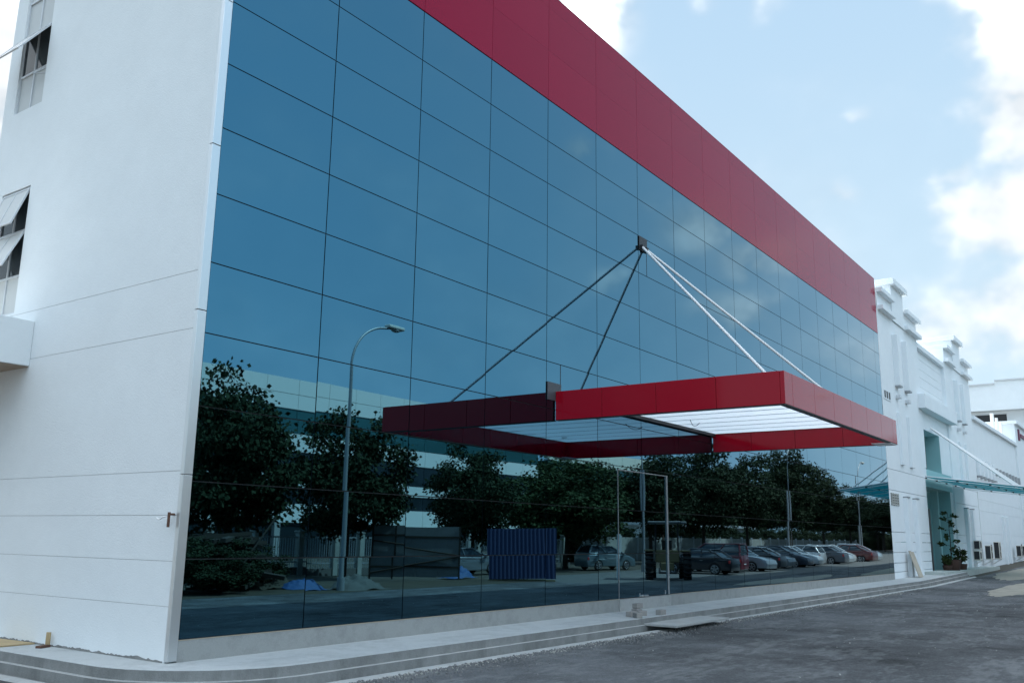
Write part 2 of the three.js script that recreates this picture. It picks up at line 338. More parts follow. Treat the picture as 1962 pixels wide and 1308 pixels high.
part('window_stay', [bar([-.10, 11.0, -5.64], [-.30, 10.80, -5.75], .012), bar([-.30, 10.80, -5.75], [-.12, 10.86, -5.62], .012)], M.steel, win1);
{ // brackets: dark plates let into the glass where rods and canopy are fixed
  part('bracket_plate', [bb(14.04, 14.52, 10.06, 10.475, .004, .03, .004)], M.dark, B);
  part('bracket_plate', [bb(9.345, 9.93, 5.18, 5.60, .004, .03, .004)], std(.06, .065, .075, .5), B);
  part('bracket_plate', [bb(18.72, 19.2, 5.18, 5.60, .004, .03, .004)], std(.06, .065, .075, .5), B);
  part('joint_strip', [bb(14.515, 14.53, 9.385, 10.06, .002, .005), bb(9.93, 9.945, 5.6, 6.075, .002, .005)], M.joint, B);
}
{ // aluminium door frame round the pane by the entrance
  const d = part('door_frame', [bb(12.675, 12.70, R0, 3.80, .004, .012, .002), bb(15.44, 15.52, R0, 3.80, .004, .03, .004), bb(12.705, 15.44, 3.775, 3.80, .004, .014, .002)], M.aluFlat, B);
  d.userData.label = 'slim aluminium door frame set against the glass';
  part('bottom_fitting', [bar([13.72, R0, .05], [13.72, R0 + .10, .05], .012), bb(13.80, 13.94, R0, R0 + .05, .01, .06, .008), bb(14.0, 14.22, R0, R0 + .04, .01, .05, .008), bar([15.2, R0, .05], [15.2, R0 + .12, .05], .012)], M.steel, d);
}

// ---------------------------------------------------------------- red entrance canopy
{
  const x0 = 9.68, x1 = 18.88, D = 5.47, y0 = 4.73, y1 = 5.38, c = thing('entrance_canopy', 'red flat canopy with white slatted ceiling over the glass building door', 'canopy');
  const zs = [.03, 1.27, 2.62, 4.01, D], xs = [x0, 10.16, 11.6, 13.0, 14.4, 15.8, 17.2, 18.45, x1];
  for (const [xa, xb] of [[x0, x0 + .09], [x1 - .09, x1]]) for (let i = 0; i < 4; i++) part('fascia_panel', bb(xa, xb, y0, y1 + .02, zs[i] + .005, zs[i + 1] - .005 - (i === 3 ? .09 : 0), .004), M.redB, c);
  for (let i = 0; i < 8; i++) part('fascia_panel', bb(xs[i] + .004, xs[i + 1] - .004, y0, y1 + .018, D - .09, D, .004), M.redB, c);
  part('edge_trim', [bb(x0 + .006, x1 - .006, y0 - .014, y0 - .001, D - .15, D - .006), bb(x0 + .006, x0 + .15, y0 - .014, y0 - .001, .04, D - .16), bb(x1 - .10, x1 - .006, y0 - .014, y0 - .001, .04, D - .16)], M.dark, c);
  part('frame', [bb(x0 + .1, x1 - .1, y0 + .48, y1 - .03, .035, .13)], M.dark, c);
  const n = 10, a0 = x0 + .1, a1 = x1 - .1, w = (a1 - a0) / n, yc = 5.29;
  for (let i = 0; i < n; i++) part('ceiling_slat', new THREE.PlaneGeometry(w - .055, D - .25).rotateX(Math.PI / 2).translate(a0 + (i + .5) * w, yc, (D + .03) / 2), M.slat, c);
  part('purlin', Array.from({ length: n + 1 }, (_, i) => bb(a0 + i * w - .035, a0 + i * w + .035, yc + .006, yc + .07, .14, D - .11)), M.pole, c);
  part('loose_soffit', bb(x1 - .75, x1 - .02, y0 - .03, y0 - .015, 4.95, D - .01), M.whitePaint, c).userData.label = 'small white soffit piece at the outer right corner';
  part('cable', tube([[15.0, 5.27, 1.0], [15.25, 5.16, .95], [15.6, 5.17, .9], [15.85, 5.27, .9]], .009), M.dark, c);
  for (const [sx, sy, ex, ez] of [[14.14, 10.16, 11.25, 4.58], [14.40, 10.14, 17.35, 4.58]]) {
    const r = part('tie_rod', bar([sx, sy, .06], [ex, y1 + .22, ez], .036), M.whitePaint, c);
    part('lug', [bb(ex - .02, ex + .02, y1 - .12, y1 + .27, ez - .12, ez + .08, .006)], M.whitePaint, r);
    part('clevis', [bb(sx - .06, sx + .06, sy - .07, sy + .05, .03, .12, .01)], M.dark, r);
  }
}

// ---------------------------------------------------------------- white building with stepped gables on the right
const Wb = thing('stepped_gable_building', 'long white building with stepped gable towers right of the glass front', 'building');
const grooves = [.62, 1.06, 1.58, 2.08, 2.58, 4.67, 5.74];
function bands(x0, x1, yTop, z0, z1, gr = grooves, name = 'wall_band') {
  const ys = [-.3, ...gr.filter((y) => y < yTop), yTop];
  for (let i = 0; i + 1 < ys.length; i++) part(name, bb(x0, x1, ys[i] + (i ? .012 : 0), ys[i + 1] - (i + 2 < ys.length ? .012 : 0), z0, z1), M.white2, Wb);
}
const darkUnder = std(.78, .78, .77, .9);
function tower(dx) {
  const X = (x) => x + dx;
  bands(X(40.76), X(49.55), 14.05, -.5, 0);
  part('tower_core', bb(X(40.80), X(50.1), 5.8, 14.04, -6.5, -.03), M.white2, Wb);
  part('tower_wall', bb(X(49.55), X(50.1), 6.35, 14.05, -.5, 0), M.white2, Wb);
  part('gable_step', bb(X(40.95), X(50.05), 14.05, 15.0, -6.5, .02), M.white2, Wb);
  part('gable_block', bb(X(43.98), X(46.75), 14.05, 16.06, -6.3, .08), M.white2, Wb);
  part('coping', bb(X(43.75), X(46.98), 16.06, 16.40, -6.6, .32, .02), M.white2, Wb);
  for (const [a, b] of [[41.0, 43.9], [46.8, 50.3]]) {
    part('ledge', bb(X(a), X(b), 15.0, 15.25, -6.6, .30, .02), M.white2, Wb);
    part('ledge', bb(X(a) + .05, X(b) - .05, 14.06, 14.30, -6.55, .30, .02), M.white2, Wb);
  }
  for (const x of [43.75, 45.9]) {   // pairs of upright ribs
    part('rib', bb(X(x), X(x) + .62, 10.38, 13.2, -.01, .28, .02), M.white2, Wb);
    part('rib', bb(X(x) - .1, X(x) + .5, 6.1, 8.9, -.01, .16, .02), M.white2, Wb);
    part('rib', bb(X(x) - .12, X(x) + .45, -.2, 4.36, -.01, .22, .02), M.white2, Wb);
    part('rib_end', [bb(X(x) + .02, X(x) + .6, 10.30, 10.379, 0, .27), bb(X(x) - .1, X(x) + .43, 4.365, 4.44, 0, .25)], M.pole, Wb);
    part('stud', bb(X(x) - .05, X(x) + .35, 9.66, 9.86, -.01, .24, .03), M.frame, Wb);
  }
}
tower(0); tower(17.27);
// link wall between the towers
part('wall_core', bb(49.6, 57.9, 8.75, 13.6, -6, -.30), M.white2, Wb);
bandsAt(50.1, 58.03, [10.66, 11.37, 11.97, 12.48, 13.1, 13.62], -.30, -.22);
function bandsAt(x0, x1, ys, z0, z1) { for (let i = 0; i + 1 < ys.length; i++) part('wall_band', bb(x0, x1, ys[i] + .01, ys[i + 1] - .01, z0, z1), M.white2, Wb); }
part('coping', bb(50.12, 57.95, 13.62, 13.92, -6.2, .02, .02), M.white2, Wb);
part('hood', bb(49.15, 58.9, 9.80, 10.66, -.3, .42, .02), M.white2, Wb).userData.label = 'heavy white hood over the entrance bay';
part('lintel', bb(49.552, 58.03, 8.72, 9.80, -.95, -.12), M.white2, Wb);
part('lintel', bb(49.552, 58.03, 5.30, 6.34, -1.25, -.1), M.tealCast, Wb);
part('jamb', [bb(55, 58.03, 6.34, 8.72, -1.2, -.08), bb(57.2, 58.03, -.1, 5.3, -1.3, -.1)], M.white2, Wb);
part('recess_wall', [bb(49.56, 55, 6.34, 8.72, -1.2, -.98), bb(49.56, 57.2, -.1, 5.3, -1.6, -1.30)], M.tealCast, Wb);
part('reveal', bb(57.19, 57.2, .5, 5.298, -1.296, -.12), M.tealCast, Wb);
part('reveal', bb(54.99, 55.0, 6.345, 8.715, -.976, -.10), M.tealCast, Wb);
{
  const w = part('window', [bb(49.7, 54.9, 6.42, 6.5, -.975, -.92), bb(49.7, 54.9, 8.6, 8.68, -.975, -.92), ...[49.7, 50.9, 52.2, 53.5, 54.82].map((x) => bb(x, x + .08, 6.5, 8.6, -.975, -.92)), bb(49.7, 54.9, 7.5, 7.56, -.97, -.93)], M.dark, Wb);
  for (let i = 0; i < 4; i++) part('pane', bb(49.78 + 1.28 * i, 50.9 + 1.28 * i, 6.5, 8.6, -.972, -.95), M.darkGlass, w);
  const d = part('door', [bb(50.0, 56.2, .3, 4.2, -1.296, -1.25)], M.darkGlass, Wb); d.userData.label = 'dark glazed entrance doors';
  part('door_post', [50.0, 51.5, 53.0, 54.5, 56.1].map((x) => bb(x, x + .1, .3, 4.25, -1.25, -1.2)), M.steel, d);
}
part('entrance_column', bb(55.6, 56.0, -.1, 5.3, -1.0, -.6), M.tealCast, Wb);
// long low wall beyond
bands(67.37, 91.5, 11.15, -.4, -.05, [.9, 1.5, 2.13, 2.79, 4.45, 5.28]);
part('wall_core', bb(67.4, 91.4, 0, 11.1, -6, -.08), M.white2, Wb);
part('coping', bb(67.3, 90.6, 11.15, 11.45, -6.2, .18, .02), M.white2, Wb);
for (let i = 0; i < 5; i++) part('rib', [bb(67.5 + 1.72 * i, 68.1 + 1.72 * i, 7.0, 8.3, -.06, .22, .02)], M.white2, Wb);
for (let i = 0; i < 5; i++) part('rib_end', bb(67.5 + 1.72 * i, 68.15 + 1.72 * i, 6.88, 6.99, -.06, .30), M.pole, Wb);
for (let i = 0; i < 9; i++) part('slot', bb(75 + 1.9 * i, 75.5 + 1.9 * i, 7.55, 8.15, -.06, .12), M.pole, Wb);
for (let i = 0; i < 2; i++) part('rib', bb(60.75 + 17.1 + i * 2.2, 61.3 + 17.1 + i * 2.2, .2, 4.3, -.06, .15, .02), M.white2, Wb);
part('end_block', bb(90.3, 104, -.2, 13.25, -7, .12), M.white2, Wb);
part('coping', bb(90.0, 104.2, 13.25, 13.55, -7.3, .38, .02), M.white2, Wb);
{ // red emblem letters on the end block
  const s = part('sign_letter', [bb(92.1, 92.65, 11.85, 12.95, .125, .26, .02)], M.maroon, Wb);
  part('sign_letter', [bb(93.5, 98.5, 12.28, 12.62, .125, .26, .02)], M.maroon, Wb);
}
part('vent_pipe', [bar([86.5, 11.3, -1.2], [86.5, 13.9, -1.2], .16), bar([87.6, 11.3, -1.0], [87.6, 13.6, -1.0], .13), bar([88.6, 11.3, -.8], [88.6, 13.3, -.8], .13)], M.whitePaint, Wb);
// grilles in the tower by the glass
{
  const g = part('vent_grille', [bb(41.05, 42.5, 9.33, 9.40, -.01, .03), bb(41.05, 42.5, 9.78, 9.84, -.01, .03), ...[41.05, 41.5, 41.97, 42.43].map((x) => bb(x, x + .08, 9.4, 9.78, -.01, .03))], M.white2, Wb);
  part('opening', [bb(41.13, 42.43, 9.4, 9.78, 0.002, .006)], M.dark, g);
  const h = part('vent_grille', [...[0, 1, 2, 3, 4].map((i) => bb(41.05, 42.55, 3.92 + i * .13, 3.99 + i * .13, .0, .045)), ...[41.05, 41.52, 42.0, 42.48].map((x) => bb(x, x + .07, 3.9, 4.52, .002, .05))], M.louvre, Wb);
  part('opening', bb(41.1, 42.5, 3.92, 4.5, .002, .006), M.pole, h);
}

// ---------------------------------------------------------------- glass canopy of the white building
{
  const c = thing('glass_canopy', 'teal glass canopy slung on white rods over the white building entrance', 'canopy');
  const x0 = 49.6, x1 = 61.5, D = 5.0, yw = 5.82, yf = 5.12, Y = (z) => mixv(yw, yf, z / D);
  for (let i = 0; i < 4; i++) for (let j = 0; j < 3; j++) {
    const g = new THREE.BoxGeometry((x1 - x0) / 4 - .03, .02, D / 3 - .03), p = part('glass_panel', g, M.tealGlass, c, [x0 + (i + .5) * (x1 - x0) / 4, Y((j + .5) * D / 3), (j + .5) * D / 3 + .05], [Math.atan2(yw - yf, D), 0, 0]);
  }
  const ribs = []; for (let i = 0; i <= 4; i++) { const x = x0 + i * (x1 - x0) / 4; ribs.push(bar([x, yw - .10, .0], [x, yf - .07, D], .018)); }
  for (let j = 0; j <= 3; j++) ribs.push(bar([x0, Y(j * D / 3) - .09, j * D / 3], [x1, Y(j * D / 3) - .09, j * D / 3], .015));
  part('frame', ribs, M.whitePaint, c);
  const fit = []; for (let i = 0; i <= 4; i++) for (let j = 0; j <= 3; j++) { const x = x0 + i * (x1 - x0) / 4, z = j * D / 3 + .02; fit.push(bb(x - .06, x + .06, Y(z) - .10, Y(z) - .03, z - .06, z + .06)); }
  part('spider_fitting', fit, M.dark, c);
  part('edge_trim', [bar([x0 - .03, yw + .03, 0], [x0 - .03, yf + .03, D + .06], .03)], M.frame, c);
  for (const [wx, fx] of [[52.4, 50.3], [52.7, 52.5], [53.1, 55.0]]) part('tie_rod', bar([wx, 8.95, -.05], [fx, yf + .02, D - .4], .05), M.whitePaint, c);
}

// ---------------------------------------------------------------- warehouse behind
{
  const b = thing('warehouse', 'plain white warehouse with a deep eave rising behind the white building', 'building');
  part('wall', bb(111, 160, 0, 17.2, -40, 14), M.white2, b);
  part('eave_fascia', [bb(109.6, 160, 17.15, 20.15, -42, -3.7), bb(109.5, 160, 17.15, 20.5, -3.7, 16)], M.white2, b);
  part('roof_trim', [bb(109.4, 110, 20.15, 20.3, -42, -3.7), bb(109.3, 110, 20.5, 20.65, -3.7, 16)], M.frame, b);
  const w = part('window', [bb(110.93, 111, 15.6, 15.75, -8, -2.95), bb(110.93, 111, 16.8, 16.9, -8, -2.95), bb(110.93, 111, 15.75, 16.8, -4.6, -4.3)], M.frame, b);
  part('pane', bb(110.95, 110.99, 15.75, 16.8, -8, -4.6), M.dark, w); part('pane', bb(110.95, 110.99, 15.75, 16.8, -4.3, -2.95), M.dark, w);
}

// ---------------------------------------------------------------- small things on and by the pavement
{
  const t = thing('wall_tap', 'rusty tap stub with a white tag on the white side wall near the corner', 'tap', [-.15, 2.28, -.12]);
  part('pipe', [bar([0, .02, 0], [-.09, .02, 0], .016), bar([-.09, .05, 0], [-.09, -.16, 0], .02)], M.rust, t);
  part('tag', tube([[-.09, .0, 0], [-.11, -.02, -.1], [-.1, -.05, -.2], [-.1, -.03, -.28]], .01), M.whitePaint, t);
  const o = thing('plywood_board', 'offcut of yellow plywood lying on the pavement by the side wall', 'board', [-.52, .282, -3.95], .05);
  part('sheet', bb(-.33, .33, 0, .02, -.55, .5), M.timber, o); o.userData.label = 'yellow plywood offcut lying on the side pavement at far left';
  const k = thing('timber_offcut', 'small brown timber offcut leaning at the foot of the side wall', 'timber', [-.3, .281, -2.95], .4);
  part('block', bb(-.12, .1, 0, .035, -.05, .05, .004), M.rust, k); part('upright', bb(.07, .1, .035, .22, -.035, .035, .004), M.timber, k);
}
{
  const spots = [[12.42, .28, .62, .1, 'grey brick lying on edge left of the door step, lower of a pair'], [12.50, .40, .62, -.05, 'grey brick laid on top of another beside the door plinth'], [12.25, .28, .80, .5, 'grey brick tipped flat in front of the stacked pair'], [11.55, .28, .95, .02, 'grey brick flat on the pavement, leftmost of the row'], [11.85, .28, 1.05, -.2, 'grey brick second from left along the pavement edge'], [11.3, .28, 1.25, .8, 'broken brick turned askew at the pavement edge'], [12.55, .28, 1.22, .0, 'single clean brick standing apart to the right on the pavement']];
  const g = new RoundedBoxGeometry(.29, .115, .14, 2, .012);
  for (const [x, y, z, a, l] of spots) { const o = thing('cement_brick', l, 'brick', [x, y, z], a, 'cement bricks by the door'); part('block', uvm(g.clone()), M.brick, o, [0, .058, 0]); part('frog', bb(-.09, .09, .1145, .1165, -.03, .03), M.kerbFace, o); }
}
{
  const s = thing('drain_slab', 'flat concrete slab laid over the drain in front of the door', 'slab', [0, 0, 0]);
  part('slab', bb(11.3, 12.85, .12, .17, 1.40, 2.22, .008), M.concrete, s); part('slab', bb(12.87, 14.4, .115, .165, 1.40, 2.18, .008), M.concrete, s);
  const p = thing('leaning_plank', 'tan board leaning on the white tower right of the glass', 'board', [43.6, .33, .62]);
  part('board', bb(-.45, .45, 0, 1.38, -.02, .02, .004), M.board, p, null, [-.32, .0, -.04]);
}
// apron in front of the entrance
struct('entrance_apron', uvm(bb(46.8, 66, .0, .52, .0, 1.15)), std(.50, .55, .52, .8, { map: concreteMap }), 'pale raised apron before the white building entrance');

// potted plants
function leafSet(list, size, s2) {
  const pos = [], nor = [];
  for (const [p, d] of list) {
    const dir = V(...d).normalize(), side = V(rr(-1, 1), rr(-1, 1), rr(-1, 1)).cross(dir).normalize(), L = size * rr(.7, 1.3), w = L * s2, n = side.clone().cross(dir).normalize();
    const A = V(...p), C = A.clone().addScaledVector(dir, L), m = A.clone().addScaledVector(dir, L * .5), b1 = m.clone().addScaledVector(side, w).addScaledVector(n, w * .15), b2 = m.clone().addScaledVector(side, -w).addScaledVector(n, w * .15);
    for (const q of [A, b1, C, A, C, b2]) { pos.push(q.x, q.y, q.z); nor.push(n.x, n.y, n.z); }
  }
  const g = new THREE.BufferGeometry(); g.setAttribute('position', new THREE.Float32BufferAttribute(pos, 3)); g.setAttribute('normal', new THREE.Float32BufferAttribute(nor, 3)); g.setAttribute('uv', new THREE.Float32BufferAttribute(new Float32Array(pos.length / 3 * 2), 2)); return g;
}
function potted(x, y, z, h, label, potR, potH) {
  const t = thing('potted_plant', label, 'potted plant', [x, y, z], 0);
  part('pot', new THREE.LatheGeometry([[0, 0], [potR * .8, 0], [potR, potH], [potR * .9, potH], [potR * .85, potH * .9], [0, potH * .9]].map(([a, b]) => new THREE.Vector2(a, b)), 18), M.pot, t);
  const stems = [bar([0, potH * .8, 0], [.05, h * .55, .02], .035, .022), bar([.05, h * .55, .02], [.1, h, -.03], .022, .008)], list = [];
  for (let k = 0; k < 13; k++) {
    const yy = potH + (h - potH) * (.16 + .8 * k / 12), a = k * 2.4, L = (.56 - .22 * k / 12) * Math.min(1, h / 2.6), e = [Math.cos(a) * L, yy + .12 * L, Math.sin(a) * L];
    stems.push(bar([.05, yy, 0], e, .012, .005, 5));
    for (let j = 0; j < 26; j++) { const f = rr(.45, 1.08), p = [.05 + (e[0] - .05) * f + rr(-.1, .1), yy + (e[1] - yy) * f + rr(-.05, .1), e[2] * f + rr(-.1, .1)]; list.push([p, [rr(-1, 1) + Math.cos(a), rr(-.5, .7), rr(-1, 1) + Math.sin(a)]]); }
  }
  part('stem', stems, M.bark, t); part('foliage', leafSet(list, .17, .3), M.leaf2, t); return t;
}
potted(51.9, .50, .6, 3.35, 'tall thin potted tree in a brown tub at the white entrance', .52, .62);
potted(54.0, .50, .75, 1.15, 'small leafy plant in a brown pot right of the tall potted tree', .34, .36);
potted(51.4, .50, .45, .75, 'low shrub in a small brown pot left of the tall potted tree', .28, .3);

// air-conditioner condensers on the far wall
function condenser(x, y, h, label) {
  const t = thing('air_conditioner', label, 'air conditioner', [x, y, .12], 0, 'outdoor air conditioner units on the far white wall');
  part('case', new RoundedBoxGeometry(.95, h, .38, 2, .02), M.acBody, t, [0, h / 2, .3]);
  part('coil', bb(-.482, -.476, .05, h - .05, .14, .46), M.dark, t);
  part('fan_grille', [...Array.from({ length: h > .8 ? 2 : 1 }, (_, i) => new THREE.TorusGeometry(.2, .02, 6, 20).translate(-.08, (h > .8 ? .28 + i * .55 : h / 2), .492)), ...Array.from({ length: 6 }, (_, i) => bb(-.3 + i * .08, -.285 + i * .08, .1, h - .1, .489, .495))], M.dark, t);
  part('bracket', [bb(-.4, -.36, -.06, 0, -.1, .5), bb(.36, .4, -.06, 0, -.1, .5), bar([-.38, -.05, .45], [-.38, -.4, -.1], .02), bar([.38, -.05, .45], [.38, -.4, -.1], .02)], M.whitePaint, t); return t;
}
condenser(62.2, .98, .62, 'lower of two stacked air conditioner units nearest the entrance'); condenser(62.5, 1.68, .60, 'upper of two stacked air conditioner units nearest the entrance');
condenser(66.9, .98, .98, 'waist-high air conditioner unit between the stacked pair and the tallest one'); condenser(70.9, .98, 1.25, 'tallest air conditioner unit, right end of the nearer group');
condenser(82.9, 1.05, .92, 'air conditioner unit at the far right, left of its pair'); condenser(86.3, 1.05, .90, 'air conditioner unit at the far right edge, right of its pair');

// gravel and crumbs of asphalt along the road's edge
{
  const g = new THREE.IcosahedronGeometry(1, 0), mk = (name, n, f, mat, label) => {
    const m = new THREE.InstancedMesh(g, mat, n), o = new THREE.Object3D();
    for (let i = 0; i < n; i++) { const [x, z, s] = f(i); o.position.set(x, .012 + hg(x) + s * .25, z); o.rotation.set(rr(0, 6), rr(0, 6), rr(0, 6)); o.scale.set(s, s * rr(.5, .8), s * rr(.7, 1)); o.updateMatrix(); m.setMatrixAt(i, o.matrix); }
    m.name = name; m.castShadow = m.receiveShadow = true; scene.add(m); tag(m, label, 'gravel', null, 'stuff');
  };
  mk('gravel', 6500, () => { const x = -1 + 40 * Math.pow(rnd(), 1.25), d = Math.abs(rr(0, 1) * rr(0, 1)); return [x, 1.83 + d * .85 * (1.2 + fbm(x * .6, 0, 2, 3) * 2), .008 + .028 * rnd() * rnd()]; }, std(.17, .17, .17, .95), 'loose grey gravel strewn along the edge of the road by the drain');
  mk('stone_chips', 120, () => [rr(0, 38), 2.3 + 7.5 * Math.pow(rnd(), .8), .008 + .02 * rnd() * rnd()], std(.40, .39, .36, .95), 'pale stone chips scattered over the asphalt');
  mk('dust_crust', 4200, () => { const x = rr(-1, 34), z = 1.74 + .5 * Math.abs(rr(0, 1) * rr(0, 1)); return [x, z, .007 + .022 * rnd() * rnd()]; }, std(.36, .35, .32, 1), 'crumbs of pale cement along the drain lip');
}

// ---------------------------------------------------------------- across the road: what the glass mirrors
// street lamps
function lamp(x, z, label) {
  const t = thing('street_lamp', label, 'street lamp', [x, 0, z], 0, 'street lamps across the road');
  part('pole', [bar([0, 0, 0], [0, 4.5, 0], .10, .085, 12), bar([0, 4.5, 0], [0, 8.6, 0], .085, .065, 12), tube([[0, 8.55, 0], [.03, 8.9, 0], [.2, 9.45, 0], [.65, 10.05, 0], [1.35, 10.45, 0], [2.1, 10.6, 0]], .05), bar([0, 0, 0], [0, .5, 0], .15, .15, 12)], M.pole, t);
  const h = part('lamp_head', new RoundedBoxGeometry(.95, .16, .34, 2, .06).translate(2.45, 10.68, 0), M.acBody, t);
  part('lens', new THREE.SphereGeometry(.18, 14, 8).scale(1.4, .6, .8).translate(2.5, 10.6, 0), M.frost, h); return t;
}
lamp(17.3, 14.5, 'street lamp mirrored at the left of the glass, nearest of the four'); lamp(45.0, 16, 'street lamp mirrored inside the door frame'); lamp(72.6, 16, 'street lamp mirrored among the trees right of the door'); lamp(95, 16, 'street lamp mirrored above the glass canopy reflection at the right');

// trees
function crownGeo(rx, ry, n, s) {
  seed = 1000 + s * 77; const list = [], clumps = [];
  for (let i = 0; i < 120; i++) { const a = rr(0, 6.283), u = rr(-1, 1), q = Math.sqrt(1 - u * u), r = Math.pow(rnd(), .45) * (1 + .75 * fbm(Math.cos(a) * q * 2 + s, u * 2, Math.sin(a) * q * 2, 3)); clumps.push([rx * r * q * Math.cos(a), ry * r * u * (u > 0 ? 1 : .8), rx * r * q * Math.sin(a)]); }
  for (const c of clumps) for (let j = 0; j < n / 120; j++) { const p = [c[0] + rr(-1, 1) * rr(.2, .95), c[1] + rr(-1, 1) * rr(.1, .65), c[2] + rr(-1, 1) * rr(.2, .95)]; list.push([p, [p[0] - c[0] + rr(-.6, .6), rr(-.8, .25), p[2] - c[2] + rr(-.6, .6)]]); }
  return leafSet(list, .225, .37);
}
const crowns = [crownGeo(3.5, 3.5, 20400, 1), crownGeo(3.8, 3.3, 20400, 2), crownGeo(3.5, 3.7, 20400, 3)];
const treeSpots = [ // x, z, top, crown bottom, crown radius, crown kind, leaf, label
  [16.5, 20.5, 9.1, .5, 3.4, 0, 0, 'dark tree mirrored at the left end of the glass'], [24.3, 21.5, 8.7, .5, 3.2, 1, 0, 'dark round tree mirrored behind the tall lamp'], [35.2, 22, 7.8, .9, 2.9, 2, 0, 'slim dark tree mirrored under the left end of the canopy'],
  [45.4, 22, 7.8, .5, 4.5, 1, 1, 'broad lighter green tree mirrored left of the door frame'], [58.9, 22.5, 9.1, 1.0, 3.9, 0, 0, 'tall tree mirrored right of the door frame'], [68.2, 22, 10.3, 1.1, 3.9, 2, 0, 'tall tree mirrored under the canopy right half'],
  [79.2, 22.5, 10.6, 1.2, 3.9, 1, 0, 'tall tree mirrored left of the third lamp'], [90.5, 22, 11.9, 1.4, 3.6, 0, 0, 'highest tree mirrored beside the third lamp'], [101.5, 22, 9.8, 1.4, 3.5, 2, 0, 'rounded tree mirrored just right of the third lamp'],
  [113, 22, 7.6, 1.4, 3.4, 1, 0, 'lower tree mirrored by the fourth lamp'], [133, 23, 7.4, 1.8, 4.2, 0, 0, 'broad dark tree mirrored at the right end of the glass'], [150, 28, 8.4, 1.8, 5, 1, 0, 'street tree beyond the last mirrored car'],
  [52.5, 27, 8.4, .6, 3.6, 2, 1, 'green tree mirrored inside the door frame'], [74, 28, 8.8, 1.8, 4, 0, 0, 'tree of the second row behind the third mirrored car'],
  [92, 46, 9.5, 1.6, 6, 0, 0, 'background tree behind the white shed, nearest the door reflection'], [112, 47, 9.5, 1.6, 6, 1, 0, 'background tree behind the right end of the white shed'], [128, 45, 9.5, 1.6, 6, 2, 0, 'background tree standing past the white shed'], [146, 46, 9.5, 1.6, 6.5, 0, 0, 'background tree second past the white shed'], [165, 44, 10, 1.6, 7, 1, 0, 'background tree third past the white shed'], [186, 42, 10, 1.6, 7, 2, 0, 'background tree fourth past the white shed'], [210, 40, 11, 1.6, 8, 0, 0, 'last background tree at the far end of the road'],
  [-17, -13, 8.5, 1.2, 4, 0, 0, 'unseen tree added to shade the side wall, farthest back'], [-18, -5, 9, 1.2, 4.2, 1, 0, 'unseen tree added to shade the side wall, second from the back'], [-19, 3, 8.5, 1.2, 4.2, 2, 0, 'unseen tree added to shade the side wall, nearest the road'],  // out-of-view trees, added to darken the lower side wall
];
const trunkGeo = merge([bar([0, 0, 0], [.05, 2.4, .02], .19, .14, 9), bar([.05, 2.4, .02], [.7, 4.6, .2], .11, .05, 7), bar([.05, 2.4, .02], [-.6, 4.8, -.3], .11, .05, 7), bar([.05, 2.3, .02], [.1, 5.6, .4], .10, .04, 7), bar([.05, 2.2, .02], [-.3, 4.2, .8], .08, .03, 7)]);
for (const [x, z, top, bot, cr, k, lf, l] of treeSpots) {
  const cy = (top + bot) / 2, t = thing('street_tree', l, 'tree', [x, hg(x), z], rr(0, 6.28), 'trees lining the road');
  const tr = part('trunk', trunkGeo, M.bark, t); tr.scale.set(cr / 3.8, cy / 5.0, cr / 3.8);
  const c = part('crown', crowns[k], lf ? M.leaf2 : M.leaf, t, [0, cy, 0]); c.scale.set(cr / 3.9, (top - bot) / 2 / 3.95, cr / 3.9);
}

// far office block with bands of white panels and dark glass
{
  const b = thing('banded_office_block', 'long office block with white panel bands and dark glass bands mirrored behind the trees', 'building');
  const z = 50, x0 = 8, x1 = 84;
  part('wall', bb(x0, x1, 0, 15.3, z + .25, z + 30), M.darkGlass, b);
  const panelM = std(.72, .71, .68, .6);
  const P = (xa, xb, ya, yb) => { const n = Math.max(1, Math.round((xb - xa) / 3.4)), w = (xb - xa) / n; for (let i = 0; i < n; i++) part('spandrel_panel', bb(xa + i * w + .02, xa + (i + 1) * w - .02, ya, yb, z, z + .24), panelM, b); };
  P(x0, x1, 14.1, 15.4); P(x0, x1, 12.8, 14.06); P(x0, x1, 8.95, 10.44); P(x0, x1, 5.86, 6.97); P(x0, x1, 2.95, 4.5);
  const G = (ya, yb, m) => { const n = 22, w = (x1 - x0) / n; for (let i = 0; i < n; i++) part('window_pane', bb(x0 + i * w + .03, x0 + (i + 1) * w - .03, ya, yb, z + .1, z + .2), m, b); };
  const tealW = std(.05, .16, .17, .08, { metalness: .5 }); G(10.5, 12.75, tealW); G(7.02, 8.9, M.darkGlass); G(4.55, 5.82, M.darkGlass);
  part('column', Array.from({ length: 12 }, (_, i) => bb(x0 + 3 + i * 6.6, x0 + 3.6 + i * 6.6, 0, 2.95, z - .2, z + .2)), M.plinth, b);
  const e = thing('office_block_wing', 'beige end wing of the office block mirrored above the door frame', 'building');
  part('wall', bb(86, 116, 0, 11.2, z + .3, z + 28), tealW, e);
  for (let i = 0; i < 8; i++) part('parapet_panel', bb(86 + i * 3.75 + .03, 89.72 + i * 3.75, 11.3, 13.2, z, z + .28), std(.66, .62, .52, .7), e);
  for (let i = 0; i < 8; i++) part('window_pane', bb(86 + i * 3.75 + .03, 89.72 + i * 3.75, 6, 11.25, z + .1, z + .2), tealW, e);
  const s = thing('white_shed', 'low white shed mirrored behind the parked cars', 'building', [98, 0, 36]);
  part('wall', bb(-13, 17, 0, 3.6, 0, 9), M.whitePaint, s); part('roof', bb(-13.5, 17.5, 3.6, 3.9, -.6, 9.4), M.frame, s);
  for (let i = 0; i < 5; i++) part('window', bb(-11 + i * 5.6, -8.6 + i * 5.6, 1.1, 2.5, -.06, -.02), M.darkGlass, s);
}
